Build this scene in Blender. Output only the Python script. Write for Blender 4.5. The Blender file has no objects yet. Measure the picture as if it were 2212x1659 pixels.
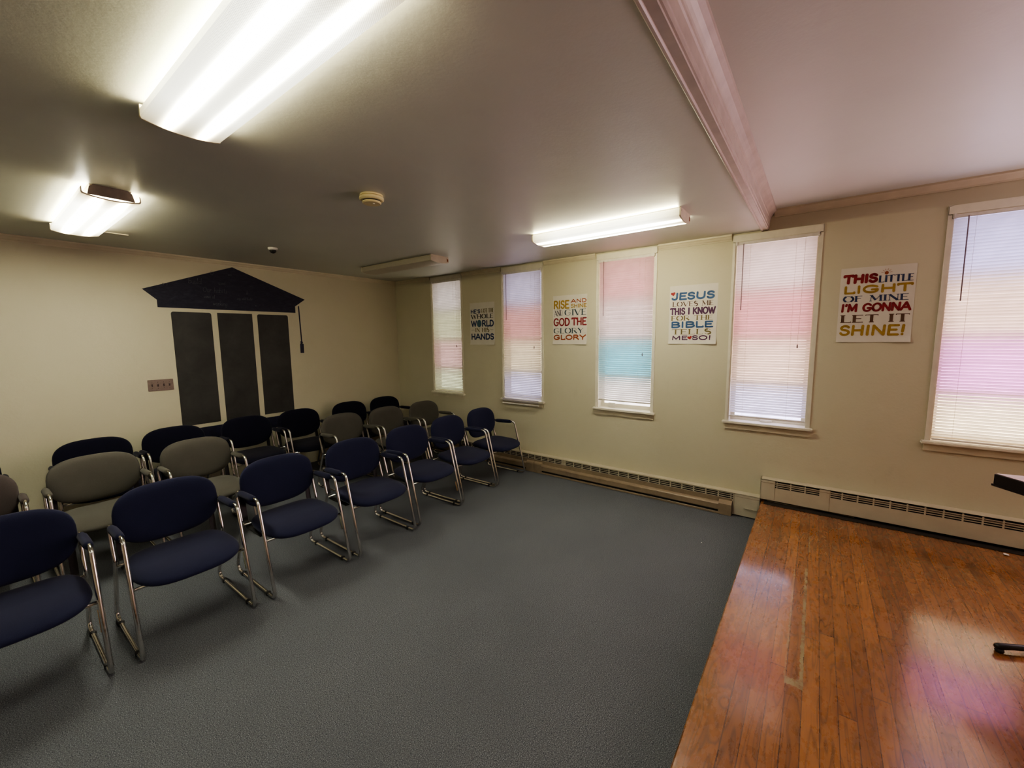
import bpy, bmesh, math, random
from math import sin, cos, pi, radians as R
from mathutils import Vector, Matrix
random.seed(7)
sc = bpy.context.scene
col = sc.collection

# ------------------------------------------------------------------ materials
MATS = {}
def nt(name, color=(.8, .8, .8), rough=.6, metal=0, spec=.5):
    m = bpy.data.materials.new(name); m.use_nodes = True
    b = m.node_tree.nodes['Principled BSDF']
    b.inputs['Base Color'].default_value = (*color, 1)
    b.inputs['Roughness'].default_value = rough
    b.inputs['Metallic'].default_value = metal
    b.inputs['Specular IOR Level'].default_value = spec
    MATS[name] = m
    return m, m.node_tree.nodes, m.node_tree.links, b
def ocoord(n): return n.new('ShaderNodeTexCoord').outputs['Object']
def mapping(n, l, src, scale=(1, 1, 1), loc=(0, 0, 0)):
    k = n.new('ShaderNodeMapping'); k.inputs['Scale'].default_value = scale; k.inputs['Location'].default_value = loc
    l.new(src, k.inputs['Vector']); return k.outputs['Vector']
def noise(n, l, src, scale, detail=3, rough=.55, dist=0, dim='3D'):
    k = n.new('ShaderNodeTexNoise'); k.noise_dimensions = dim
    k.inputs['Scale'].default_value = scale; k.inputs['Detail'].default_value = detail
    k.inputs['Roughness'].default_value = rough; k.inputs['Distortion'].default_value = dist
    l.new(src, k.inputs['Vector']); return k.outputs['Fac']
def ramp(n, l, src, stops):
    k = n.new('ShaderNodeValToRGB'); e = k.color_ramp.elements
    while len(e) < len(stops): e.new(.5)
    for q, (p, c) in zip(e, stops):
        q.position = p; q.color = (*c, 1) if len(c) == 3 else c
    l.new(src, k.inputs['Fac']); return k.outputs['Color']
def math_(n, l, op, a, b=None, c=None):
    k = n.new('ShaderNodeMath'); k.operation = op
    for i, v in enumerate((a, b, c)):
        if v is None: continue
        if isinstance(v, (int, float)): k.inputs[i].default_value = v
        else: l.new(v, k.inputs[i])
    return k.outputs[0]
def mixc(n, l, fac, a, b, mode='MIX'):
    k = n.new('ShaderNodeMix'); k.data_type = 'RGBA'; k.blend_type = mode
    for i, v in ((0, fac), (6, a), (7, b)):
        if isinstance(v, (int, float)): k.inputs[i].default_value = v
        elif isinstance(v, tuple): k.inputs[i].default_value = (*v, 1)
        else: l.new(v, k.inputs[i])
    return k.outputs[2]
def bump(n, l, b, h, strength=.3, dist=.01):
    k = n.new('ShaderNodeBump'); k.inputs['Strength'].default_value = strength; k.inputs['Distance'].default_value = dist
    l.new(h, k.inputs['Height']); l.new(k.outputs['Normal'], b.inputs['Normal'])
def simple(name, color, rough=.5, metal=0, var=.08, scale=30, bmp=0):
    m, n, l, b = nt(name, color, rough, metal)
    f = noise(n, l, ocoord(n), scale, 3)
    d = tuple(max(0, c * (1 - var)) for c in color); u = tuple(min(1, c * (1 + var)) for c in color)
    l.new(ramp(n, l, f, [(.3, d), (.7, u)]), b.inputs['Base Color'])
    if bmp: bump(n, l, b, f, bmp, .003)
    return m

# painted plaster (wall / ceiling)
def plaster(name, c1, c2, grime, rough=.75, bs=.25):
    m, n, l, b = nt(name, c1, rough, spec=.3)
    o = ocoord(n)
    big = noise(n, l, o, 1.3, 4, .6)
    col1 = ramp(n, l, big, [(.3, c1), (.75, c2)])
    st = noise(n, l, mapping(n, l, o, (3, 3, 1.2)), 1.1, 5, .7)
    f = ramp(n, l, st, [(.62, (0, 0, 0)), (.9, (.55, .55, .55))])
    l.new(mixc(n, l, f, col1, grime), b.inputs['Base Color'])
    a = noise(n, l, o, 60, 4, .6); c = noise(n, l, o, 5, 3, .5)
    bump(n, l, b, math_(n, l, 'ADD', math_(n, l, 'MULTIPLY', a, .35), c), bs, .012)
    return m
plaster('wall_paint', (.565, .525, .385), (.595, .555, .415), (.44, .40, .29))
m = plaster('ceiling_paint', (.56, .565, .51), (.60, .605, .545), (.50, .49, .44), .42, .12)
# bare greenish primer patch beside the big ceiling light
n, l = m.node_tree.nodes, m.node_tree.links; b = n['Principled BSDF']
src = b.inputs['Base Color'].links[0].from_socket
o = ocoord(n); sx = n.new('ShaderNodeSeparateXYZ'); l.new(o, sx.inputs[0])
wob = noise(n, l, o, 9, 4, .6)
xx = math_(n, l, 'ADD', sx.outputs[0], math_(n, l, 'MULTIPLY', math_(n, l, 'SUBTRACT', wob, .5), .05))
yy = math_(n, l, 'ADD', sx.outputs[1], math_(n, l, 'MULTIPLY', math_(n, l, 'SUBTRACT', wob, .5), .12))
inx = math_(n, l, 'COMPARE', xx, -3.64, .075); iny = math_(n, l, 'COMPARE', yy, -3.93, .52)
l.new(mixc(n, l, math_(n, l, 'MULTIPLY', inx, iny), src, (.56, .60, .52)), b.inputs['Base Color'])

simple('trim_paint', (.60, .54, .40), .45, 0, .06, 8)
simple('beam_paint', (.47, .40, .355), .42, 0, .10, 12, .2)
simple('window_paint', (.72, .68, .56), .4, 0, .06, 14)
simple('heater_enamel', (.56, .51, .39), .38, 0, .05, 10)
simple('electric_heater_tan', (.30, .23, .155), .35, .1, .12, 12)
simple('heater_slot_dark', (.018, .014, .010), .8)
simple('black_plastic', (.012, .012, .013), .45)
simple('black_cable', (.02, .014, .012), .5)
simple('steel_plate', (.20, .165, .135), .4, .6, .1, 60)
simple('toggle_brown', (.035, .022, .015), .35)
simple('detector_plastic', (.72, .62, .36), .45, 0, .05, 20)
simple('camera_white', (.75, .72, .65), .4)
simple('light_enamel', (.62, .56, .44), .4, 0, .08, 10)
simple('light_endplate_metal', (.20, .165, .14), .45, .3, .35, 7)
simple('rust', (.25, .09, .03), .8, 0, .5, 40)
simple('paper_scrap_white', (.8, .78, .74), .8)
simple('unlit_lens', (.46, .42, .34), .4, 0, .12, 160, .2)
simple('tape_tan', (.55, .33, .17), .7); simple('tape_green', (.42, .43, .30), .7)
simple('table_edge_dark', (.016, .010, .009), .4)
simple('table_top_laminate', (.22, .18, .18), .12)
simple('cord_white', (.62, .57, .50), .7)
simple('wand_plastic', (.22, .17, .19), .25)
simple('blind_rail', (.70, .66, .60), .4)
simple('mural_chalk', (.12, .12, .13), .95, 0, .4, 200)
simple('stage_riser_paint', (.10, .06, .035), .5)

m, n, l, b = nt('chrome', (.72, .70, .67), .14, 1)
f = noise(n, l, ocoord(n), 40, 3); l.new(ramp(n, l, f, [(.3, (.09,) * 3), (.8, (.26,) * 3)]), b.inputs['Roughness'])
def fabric(name, c, c2, rgh=.95):
    m, n, l, b = nt(name, c, rgh, spec=.15)
    o = ocoord(n); a = noise(n, l, o, 420, 2, .6); big = noise(n, l, o, 7, 3)
    l.new(mixc(n, l, math_(n, l, 'ADD', math_(n, l, 'MULTIPLY', a, .7), math_(n, l, 'MULTIPLY', big, .35)), c, c2), b.inputs['Base Color'])
    b.inputs['Sheen Weight'].default_value = .08; b.inputs['Sheen Roughness'].default_value = .5
    bump(n, l, b, a, .35, .0012)
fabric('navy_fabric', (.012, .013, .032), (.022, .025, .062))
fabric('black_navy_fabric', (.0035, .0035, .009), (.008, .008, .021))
fabric('grey_fabric', (.060, .056, .047), (.115, .108, .092))
fabric('mauve_grey_fabric', (.055, .045, .043), (.105, .086, .082))

# mural paints
m, n, l, b = nt('mural_navy', (.012, .013, .03), .7)
o = ocoord(n); a = noise(n, l, mapping(n, l, o, (2.2, 1, 5)), 6, 5, .75, .6)
l.new(ramp(n, l, a, [(.42, (.009, .009, .024)), (.60, (.018, .018, .036)), (.78, (.050, .050, .066))]), b.inputs['Base Color'])
simple('mural_navy_plain', (.011, .011, .034), .6, 0, .25, 20)
m, n, l, b = nt('mural_chalkboard', (.03, .03, .028), .65)
a = noise(n, l, ocoord(n), 3.2, 5, .65, .4)
l.new(ramp(n, l, a, [(.35, (.024, .023, .021)), (.75, (.046, .045, .041))]), b.inputs['Base Color'])

# carpet
m, n, l, b = nt('carpet', (.05, .06, .07), .97, spec=.1)
o = ocoord(n); f1 = noise(n, l, o, 250, 3, .75); f2 = noise(n, l, mapping(n, l, o, (1, .6, 1)), 90, 3, .7); f3 = noise(n, l, o, 1.6, 3)
c1 = ramp(n, l, f1, [(.37, (.028, .033, .042)), (.52, (.125, .134, .150)), (.64, (.35, .37, .395))])
c2 = mixc(n, l, ramp(n, l, f2, [(.4, (0, 0, 0)), (.65, (.6, .6, .6))]), c1, (.146, .155, .170))
l.new(mixc(n, l, ramp(n, l, f3, [(.35, (0, 0, 0)), (.7, (.3, .3, .3))]), c2, (.091, .099, .112)), b.inputs['Base Color'])
bump(n, l, b, f1, .4, .003)

# oak strip flooring of the stage (strips run along x)
m, n, l, b = nt('oak_strip', (.4, .16, .05), .25)
o = ocoord(n); sp = n.new('ShaderNodeSeparateXYZ'); l.new(o, sp.inputs[0])
W = .0571
v = math_(n, l, 'DIVIDE', math_(n, l, 'SUBTRACT', math_(n, l, 'MULTIPLY', sp.outputs[1], -1), 5.126 - W * 40), W)
i_ = math_(n, l, 'FLOOR', v); fr = math_(n, l, 'FRACT', v)
wn = n.new('ShaderNodeTexWhiteNoise'); wn.noise_dimensions = '1D'; l.new(i_, wn.inputs['W'])
u = math_(n, l, 'ADD', math_(n, l, 'DIVIDE', sp.outputs[0], 1.9), math_(n, l, 'MULTIPLY', wn.outputs['Value'], 7.3))
j_ = math_(n, l, 'FLOOR', u); fu = math_(n, l, 'FRACT', u)
cb = n.new('ShaderNodeCombineXYZ'); l.new(i_, cb.inputs[0]); l.new(j_, cb.inputs[1])
wn2 = n.new('ShaderNodeTexWhiteNoise'); wn2.noise_dimensions = '3D'; l.new(cb.outputs[0], wn2.inputs['Vector'])
base = ramp(n, l, wn2.outputs['Value'], [(0, (.225, .080, .022)), (.3, (.29, .108, .028)), (.7, (.34, .130, .034)), (1, (.41, .165, .046))])
off = n.new('ShaderNodeVectorMath'); off.operation = 'MULTIPLY_ADD'
l.new(wn2.outputs['Color'], off.inputs[0]); off.inputs[1].default_value = (20, 20, 20); l.new(o, off.inputs[2])
g1 = noise(n, l, mapping(n, l, off.outputs[0], (1.1, 9, 1)), 1.5, 2, .45, .5)     # cathedral contours
rings = math_(n, l, 'FRACT', math_(n, l, 'MULTIPLY', g1, 10.0))
rl = ramp(n, l, rings, [(0, (.38,) * 3), (.20, (1, 1, 1)), (.72, (.95,) * 3), (1, (.45,) * 3)])
g2 = noise(n, l, mapping(n, l, off.outputs[0], (6, 240, 1)), 1.2, 4, .65)
pores = ramp(n, l, g2, [(.30, (.66,) * 3), (.5, (1, 1, 1))])
c = mixc(n, l, .78, base, rl, 'MULTIPLY'); c = mixc(n, l, .65, c, pores, 'MULTIPLY')
gapv = math_(n, l, 'MINIMUM', fr, math_(n, l, 'SUBTRACT', 1, fr))
gap = math_(n, l, 'LESS_THAN', gapv, .028)
gapu = math_(n, l, 'LESS_THAN', math_(n, l, 'MINIMUM', fu, math_(n, l, 'SUBTRACT', 1, fu)), .0012)
nosing = math_(n, l, 'GREATER_THAN', sp.outputs[1], -5.124)
gp = math_(n, l, 'MAXIMUM', gap, gapu)
gp = math_(n, l, 'MULTIPLY', gp, math_(n, l, 'SUBTRACT', 1, math_(n, l, 'MULTIPLY', nosing, .8)))
gpn = math_(n, l, 'COMPARE', sp.outputs[1], -5.126, .0022)
gp = math_(n, l, 'MAXIMUM', gp, gpn)
c = mixc(n, l, math_(n, l, 'MULTIPLY', gp, .75), c, (.045, .017, .008))
# reddish and worn areas
wr = noise(n, l, o, 2.1, 4, .6); c = mixc(n, l, ramp(n, l, wr, [(.45, (0, 0, 0)), (.75, (.5, .5, .5))]), c, (.20, .064, .028))
# dents and scratches
dn = noise(n, l, mapping(n, l, o, (30, 50, 1)), 1.4, 4, .7); dots = ramp(n, l, dn, [(.71, (0, 0, 0)), (.76, (.5, .5, .5))])
c = mixc(n, l, dots, c, (.13, .055, .025))
# dried glue residue line
gl = noise(n, l, o, 38, 3, .7)
gy = math_(n, l, 'ADD', sp.outputs[1], math_(n, l, 'MULTIPLY', math_(n, l, 'SUBTRACT', gl, .5), .022))
r1 = math_(n, l, 'MULTIPLY', math_(n, l, 'COMPARE', gy, -5.349, .0065), math_(n, l, 'COMPARE', sp.outputs[0], -1.66, .53))
gx = math_(n, l, 'ADD', sp.outputs[0], math_(n, l, 'MULTIPLY', math_(n, l, 'SUBTRACT', gl, .5), .06))
r2 = math_(n, l, 'MULTIPLY', math_(n, l, 'COMPARE', gx, -2.19, .024), math_(n, l, 'COMPARE', sp.outputs[1], -5.325, .032))
r3 = math_(n, l, 'MULTIPLY', math_(n, l, 'COMPARE', gy, -5.36, .003), math_(n, l, 'COMPARE', sp.outputs[0], -.76, .12))
r4 = math_(n, l, 'MULTIPLY', math_(n, l, 'COMPARE', gy, -5.292, .003), math_(n, l, 'COMPARE', sp.outputs[0], -1.68, .5))
res = math_(n, l, 'MAXIMUM', math_(n, l, 'MAXIMUM', r1, r2), math_(n, l, 'MAXIMUM', r3, math_(n, l, 'MULTIPLY', r4, .6)))
res = math_(n, l, 'MULTIPLY', res, ramp(n, l, noise(n, l, o, 22, 3, .7), [(.36, (.12,) * 3), (.52, (.8,) * 3)]))
c = mixc(n, l, res, c, (.36, .32, .17))
l.new(c, b.inputs['Base Color'])
rg = noise(n, l, mapping(n, l, o, (8, 14, 1)), 2, 4, .7)
l.new(ramp(n, l, rg, [(.3, (.22,) * 3), (.75, (.36,) * 3)]), b.inputs['Roughness'])
bh = math_(n, l, 'ADD', math_(n, l, 'MULTIPLY', g1, .9), math_(n, l, 'MULTIPLY', dn, .45))
bh = math_(n, l, 'SUBTRACT', bh, math_(n, l, 'MULTIPLY', gp, .8))
bh = math_(n, l, 'ADD', bh, math_(n, l, 'MULTIPLY', wn2.outputs['Value'], .15))
bump(n, l, b, bh, .22, .006)
b.inputs['Coat Weight'].default_value = .9; b.inputs['Coat Roughness'].default_value = .13; b.inputs['Coat IOR'].default_value = 1.8

# blind slats: thin translucent vinyl
m = bpy.data.materials.new('blind_vinyl'); m.use_nodes = True; MATS['blind_vinyl'] = m
n, l = m.node_tree.nodes, m.node_tree.links; n.remove(n['Principled BSDF'])
d_ = n.new('ShaderNodeBsdfDiffuse'); t_ = n.new('ShaderNodeBsdfTranslucent'); mx = n.new('ShaderNodeMixShader')
f = noise(n, l, ocoord(n), 12, 2); cc = ramp(n, l, f, [(.3, (.78, .75, .73)), (.7, (.85, .82, .80))])
l.new(mixc(n, l, 1.0, cc, (.68, .66, .66), 'MULTIPLY'), d_.inputs['Color']); l.new(cc, t_.inputs['Color']); mx.inputs[0].default_value = .50
l.new(d_.outputs[0], mx.inputs[1]); l.new(t_.outputs[0], mx.inputs[2]); l.new(mx.outputs[0], n['Material Output'].inputs['Surface'])

# frosted stained-glass panes, glowing with the daylight behind them
def glass(name, color, strength):
    m = bpy.data.materials.new(name); m.use_nodes = True; MATS[name] = m
    n, l = m.node_tree.nodes, m.node_tree.links; n.remove(n['Principled BSDF'])
    e = n.new('ShaderNodeEmission'); g = n.new('ShaderNodeBsdfGlossy'); a = n.new('ShaderNodeAddShader')
    g.inputs['Roughness'].default_value = .3; g.inputs['Color'].default_value = (.04, .04, .04, 1)
    f = noise(n, l, ocoord(n), 4.5, 3, .6)
    dk = tuple(c * .62 for c in color)
    l.new(ramp(n, l, f, [(.34, dk), (.6, color)]), e.inputs['Color']); e.inputs['Strength'].default_value = strength
    l.new(e.outputs[0], a.inputs[0]); l.new(g.outputs[0], a.inputs[1]); l.new(a.outputs[0], n['Material Output'].inputs['Surface'])
GL = {'soft_pink': (.90, .56, .52), 'rose': (.95, .42, .40), 'pale_green': (.80, .84, .55), 'lavender': (.74, .68, 1.0), 'cream': (1.0, .82, .55), 'pink': (.95, .36, .40), 'white': (.98, .88, .84), 'peach': (1.0, .70, .56),
      'cyan': (.20, .66, .82), 'magenta': (.95, .35, .82), 'pale_yellow': (.90, .90, .58), 'periwinkle': (.60, .56, 1.0), 'rose_white': (1.0, .74, .74)}
PANE = .74
def lens_mat(name, strength, tubes=True):
    m = bpy.data.materials.new(name); m.use_nodes = True; MATS[name] = m
    n, l = m.node_tree.nodes, m.node_tree.links; b = n['Principled BSDF']
    b.inputs['Base Color'].default_value = (.75, .75, .7, 1); b.inputs['Roughness'].default_value = .3
    o = ocoord(n); sp = n.new('ShaderNodeSeparateXYZ'); l.new(o, sp.inputs[0])
    ax = math_(n, l, 'ABSOLUTE', sp.outputs[0])
    tube = math_(n, l, 'ABSOLUTE', math_(n, l, 'SUBTRACT', ax, .055))
    q_ = math_(n, l, 'DIVIDE', tube, .017); ga = math_(n, l, 'EXPONENT', math_(n, l, 'MULTIPLY', math_(n, l, 'MULTIPLY', q_, q_), -1))
    broad = math_(n, l, 'EXPONENT', math_(n, l, 'MULTIPLY', math_(n, l, 'DIVIDE', tube, .03), -1))
    band = math_(n, l, 'ADD', math_(n, l, 'MULTIPLY', ga, 1.0), math_(n, l, 'MULTIPLY_ADD', broad, .05, .035))
    t = (1, 1, 1)
    sxx = math_(n, l, 'SINE', math_(n, l, 'MULTIPLY', sp.outputs[0], 900)); syy = math_(n, l, 'SINE', math_(n, l, 'MULTIPLY', sp.outputs[1], 900))
    prism = math_(n, l, 'MULTIPLY_ADD', math_(n, l, 'MULTIPLY', sxx, syy), .30, .78)
    ay = math_(n, l, 'ABSOLUTE', sp.outputs[1])
    e_ = ramp(n, l, ay, [(.36, (1, 1, 1)), (.54, (.50, .46, .38)), (.62, (.22, .18, .12))])
    c = mixc(n, l, 1.0, t, e_, 'MULTIPLY'); c = mixc(n, l, 1.0, c, (.985, .97, .80), 'MULTIPLY')
    l.new(c, b.inputs['Emission Color'])
    l.new(math_(n, l, 'MULTIPLY', math_(n, l, 'MULTIPLY', prism, band), strength * 1.6), b.inputs['Emission Strength'])
    return m
LENS = 19.0
lens_mat('lit_lens', LENS); lens_mat('lit_lens_bright', LENS * 1.6); lens_mat('lit_lens_soft', LENS * .72)

# ------------------------------------------------------------------ mesh helpers
def obj(name, bm, mat=None, parent=None, smooth=False, loc=None, recalc=True):
    me = bpy.data.meshes.new(name)
    if recalc: bmesh.ops.recalc_face_normals(bm, faces=bm.faces)
    if smooth:
        for f in bm.faces: f.smooth = True
    bm.to_mesh(me); bm.free()
    if mat: me.materials.append(MATS[mat])
    o = bpy.data.objects.new(name, me); col.objects.link(o)
    if parent: o.parent = parent
    if loc: o.location = loc
    return o
def B(): return bmesh.new()
def box(bm, x0, x1, y0, y1, z0, z1, bev=0):
    vs = [bm.verts.new((x, y, z)) for x in (x0, x1) for y in (y0, y1) for z in (z0, z1)]
    fs = [bm.faces.new([vs[i] for i in q]) for q in ((0, 1, 3, 2), (4, 6, 7, 5), (0, 4, 5, 1), (2, 3, 7, 6), (0, 2, 6, 4), (1, 5, 7, 3))]
    if bev:
        es = list({e for f in fs for e in f.edges})
        bmesh.ops.bevel(bm, geom=es, offset=bev, segments=2, affect='EDGES')
    return bm
def tube(bm, pts, r, seg=10, closed=False, cap=True):
    pts = [Vector(p) for p in pts]; n = len(pts); rings = []
    up = Vector((1, 0, 0))
    prev = None
    for i, p in enumerate(pts):
        a = pts[(i - 1) % n] if (closed or i > 0) else p; b_ = pts[(i + 1) % n] if (closed or i < n - 1) else p
        t = (b_ - a).normalized()
        if prev is None:
            s = t.cross(Vector((0, 0, 1))); s = s if s.length > .2 else t.cross(Vector((1, 0, 0)))
        else: s = prev - t * prev.dot(t)
        s.normalize(); prev = s; w = t.cross(s)
        rings.append([bm.verts.new(p + (s * cos(2 * pi * k / seg) + w * sin(2 * pi * k / seg)) * (r[i] if isinstance(r, list) else r)) for k in range(seg)])
    m_ = n if closed else n - 1
    for i in range(m_):
        A, C = rings[i], rings[(i + 1) % n]
        for k in range(seg): bm.faces.new((A[k], A[(k + 1) % seg], C[(k + 1) % seg], C[k]))
    if cap and not closed: bm.faces.new(rings[0][::-1]); bm.faces.new(rings[-1])
    return bm
def fillet(pts, rads, seg=5, closed=True):
    out = []; n = len(pts); P = [Vector(p) for p in pts]
    for i in range(n):
        r = rads[i]
        if (not closed and i in (0, n - 1)) or r == 0: out.append(P[i]); continue
        a = (P[i - 1] - P[i]).normalized(); c = (P[(i + 1) % n] - P[i]).normalized()
        th = a.angle(c); d = r / math.tan(th / 2)
        A = P[i] + a * d; C = P[i] + c * d; ce = P[i] + (a + c).normalized() * (r / sin(th / 2))
        v0, v1 = A - ce, C - ce; an = v0.angle(v1)
        for k in range(seg + 1):
            t = k / seg; out.append(ce + (v0 * sin((1 - t) * an) + v1 * sin(t * an)) / sin(an))
    return out
def lathe(bm, prof, seg=32, center=(0, 0, 0), flip=1):
    rings = []
    for r, z in prof:
        rings.append([bm.verts.new((center[0] + r * cos(2 * pi * k / seg), center[1] + r * sin(2 * pi * k / seg), center[2] + z)) for k in range(seg)])
    for A, C in zip(rings, rings[1:]):
        for k in range(seg): bm.faces.new((A[k], A[(k + 1) % seg], C[(k + 1) % seg], C[k]))
    bm.faces.new(rings[0]); bm.faces.new(rings[-1])
    return bm
def prism(bm, poly, axis, a, b_):
    """extrude a 2D polygon along an axis; poly in the other two axes in order"""
    def P(p, t):
        return {'x': (t, p[0], p[1]), 'y': (p[0], t, p[1]), 'z': (p[0], p[1], t)}[axis]
    A = [bm.verts.new(P(p, a)) for p in poly]; C = [bm.verts.new(P(p, b_)) for p in poly]
    n = len(poly)
    for i in range(n): bm.faces.new((A[i], A[(i + 1) % n], C[(i + 1) % n], C[i]))
    bm.faces.new(A); bm.faces.new(C[::-1]); return bm
def empty(name, loc=(0, 0, 0), rot=(0, 0, 0)):
    o = bpy.data.objects.new(name, None); col.objects.link(o); o.location = loc; o.rotation_euler = rot
    o.empty_display_size = .1; return o
def tag(o, label, cat, group=None):
    o['label'] = label; o['category'] = cat
    if group: o['group'] = group
    return o
def struct(o): o['kind'] = 'structure'; return o

# ------------------------------------------------------------------ dimensions
H = 2.5; H2 = 2.648; HS = .183
XL = -7.4; YF = -8.6
WIN = [(-.818, -1.392), (-2.112, -2.695), (-3.408, -4.005), (-4.698, -5.290), (-6.008, -6.600)]
ZS = .853; ZT = 2.428

# ------------------------------------------------------------------ room shell
struct(obj('floor', box(B(), XL - .15, .2, YF - .15, .15, -.12, 0), 'carpet'))
struct(obj('ceiling', box(B(), XL - .15, .2, -4.93, .15, H, H + .12), 'ceiling_paint'))
struct(obj('ceiling', box(B(), XL - .15, .2, YF - .15, -4.93, H2, H2 + .12), 'ceiling_paint'))
struct(obj('wall_back', box(B(), XL - .15, .2, 0, .15, 0, H), 'wall_paint'))
struct(obj('wall_left', box(B(), XL - .15, XL, YF, 0, 0, H2), 'wall_paint'))
struct(obj('wall_front', box(B(), XL - .15, .2, YF - .15, YF, 0, H2), 'wall_paint'))
bm = B(); ys = [0]
for a, c in WIN: ys += [a, c]
ys.append(YF)
for k in range(0, len(ys), 2): box(bm, 0, .2, ys[k + 1], ys[k], 0, H2)
for a, c in WIN:
    box(bm, 0, .2, c, a, 0, ZS - .012); box(bm, 0, .2, c, a, ZT, H2)
struct(obj('wall_right', bm, 'wall_paint'))

# crown mouldings
def crown(axis, a, c, z1, wallside, name='trim'):
    # profile: distance out from wall d, height z below ceiling
    pr = [(0, -.052), (.006, -.052), (.008, -.044), (.016, -.036), (.026, -.020), (.034, -.014), (.036, -.008), (.036, 0), (0, 0)]
    poly = [(-d - .0005, z1 + z) for d, z in pr]
    return struct(obj(name, prism(B(), poly, axis, a, c), 'trim_paint'))
crown('x', XL, 0, H, 0, 'trim_1')
segs = [(-.04, WIN[0][0] + .03), (WIN[0][1] - .03, WIN[1][0] + .03), (WIN[1][1] - .03, WIN[2][0] + .03), (WIN[2][1] - .03, WIN[3][0] + .03)]
bm = B()
for a, c in segs:
    pr = [(0, -.052), (.006, -.052), (.008, -.044), (.014, -.036), (.020, -.020), (.026, -.014), (.027, 0), (0, 0)]
    prism(bm, [(-d - .0005, H + z) for d, z in pr], 'y', a, c)
struct(obj('trim_2', bm, 'trim_paint'))
pr = [(0, -.058), (.008, -.058), (.010, -.048), (.020, -.036), (.032, -.020), (.040, -.012), (.042, 0), (0, 0)]
struct(obj('trim_3', prism(B(), [(-d - .0005, H2 + z) for d, z in pr], 'y', -4.975, YF), 'trim_paint'))
# ceiling beam with bead, flat faces and cove
bm = B()
prof = [(-4.885, H + .001), (-4.885, H - .006), (-4.889, H - .010), (-4.897, H - .010), (-4.901, H - .006), (-4.902, H - .003), (-4.932, H - .003), (-4.934, H + .002),
        (-4.940, H + .003), (-4.941, H + .022), (-4.944, H + .024), (-4.944, H + .076), (-4.949, H + .080), (-4.950, H + .092), (-4.953, H + .098), (-4.960, H + .108), (-4.972, H + .122),
        (-4.988, H + .133), (-4.990, H2 + .001), (-4.93, H2 + .001), (-4.885, H2 + .001)]
prism(bm, prof, 'x', XL, 0)
struct(obj('trim_4', bm, 'beam_paint'))

# ------------------------------------------------------------------ windows
PAN = [['white', 'pale_yellow', 'soft_pink', 'pale_green'], ['lavender', 'rose', 'cream', 'lavender'], ['pink', 'rose_white', 'cyan', 'white'],
       ['rose_white', 'pink', 'peach', 'lavender'], ['periwinkle', 'peach', 'magenta', 'cream']]
WSTR = [1.0, 1.1, 1.5, 2.0, 2.7]
zb = [ZT, 2.02, 1.61, 1.20, ZS + .01]
gcount = {}
for i, (a, c) in enumerate(WIN):
    w = struct(empty('window_%d' % (i + 1), (0, (a + c) / 2, ZS)))
    y0 = (a + c) / 2
    L, Rr = a - y0, c - y0           # left (+y) and right (-y) jambs, local
    hz = ZT - ZS
    bm = B()   # casing strips round the opening and jamb liners
    box(bm, -.010, .0, L, L + .020, -.01, hz + .060); box(bm, -.010, .0, Rr - .020, Rr, -.01, hz + .060)
    box(bm, .0, .2, L - .012, L, 0, hz); box(bm, .0, .2, Rr, Rr + .012, 0, hz)
    box(bm, -.014, .001, Rr - .022, L + .022, hz - .004, hz + .058, .004)
    box(bm, .0, .2, Rr, L, hz - .012, hz)
    struct(obj('frame', bm, 'window_paint', w))
    bm = B(); box(bm, -.040, .10, Rr - .040, L + .040, -.022, 0, .004); struct(obj('sill', bm, 'window_paint', w))
    bm = B(); box(bm, -.014, .0, Rr - .024, L + .024, -.075, -.022, .003); struct(obj('apron', bm, 'trim_paint', w))
    bm = B()
    box(bm, .095, .125, L - .045, L - .012, .001, hz - .012); box(bm, .095, .125, Rr + .012, Rr + .045, .001, hz - .012)
    for z in zb[:1] + zb[-1:]: box(bm, .095, .125, Rr + .045, L - .045, max(z - ZS - .03, .001), min(z - ZS + .03, hz - .012))
    for z in zb[1:4]: box(bm, .095, .125, Rr + .045, L - .045, z - ZS - .014, z - ZS + .014)
    struct(obj('sash', bm, 'window_paint', w))
    for k in range(4):
        bm = B(); box(bm, .106, .112, Rr + .04, L - .04, zb[k + 1] - ZS + .005, zb[k] - ZS - .005)
        nm = 'glass_%d_%d' % (i, k); glass(nm, GL[PAN[i][k]], PANE * WSTR[i]); struct(obj('pane', bm, nm, w))
    if i == 2:
        bm = B(); box(bm, .060, .075, L - .185, L - .105, .002, .052, .003)
        for q in range(3): box(bm, .0575, .0605, L - .172 + q * .022 - .0035, L - .172 + q * .022 + .0035 + .003, .024, .034)
        struct(obj('vent_plate', bm, 'camera_white', w))
    if i == 3:
        bm = B(); box(bm, .06, .08, -.045, .045, .002, .02, .003); struct(obj('sash_lift', bm, 'camera_white', w))

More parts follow.
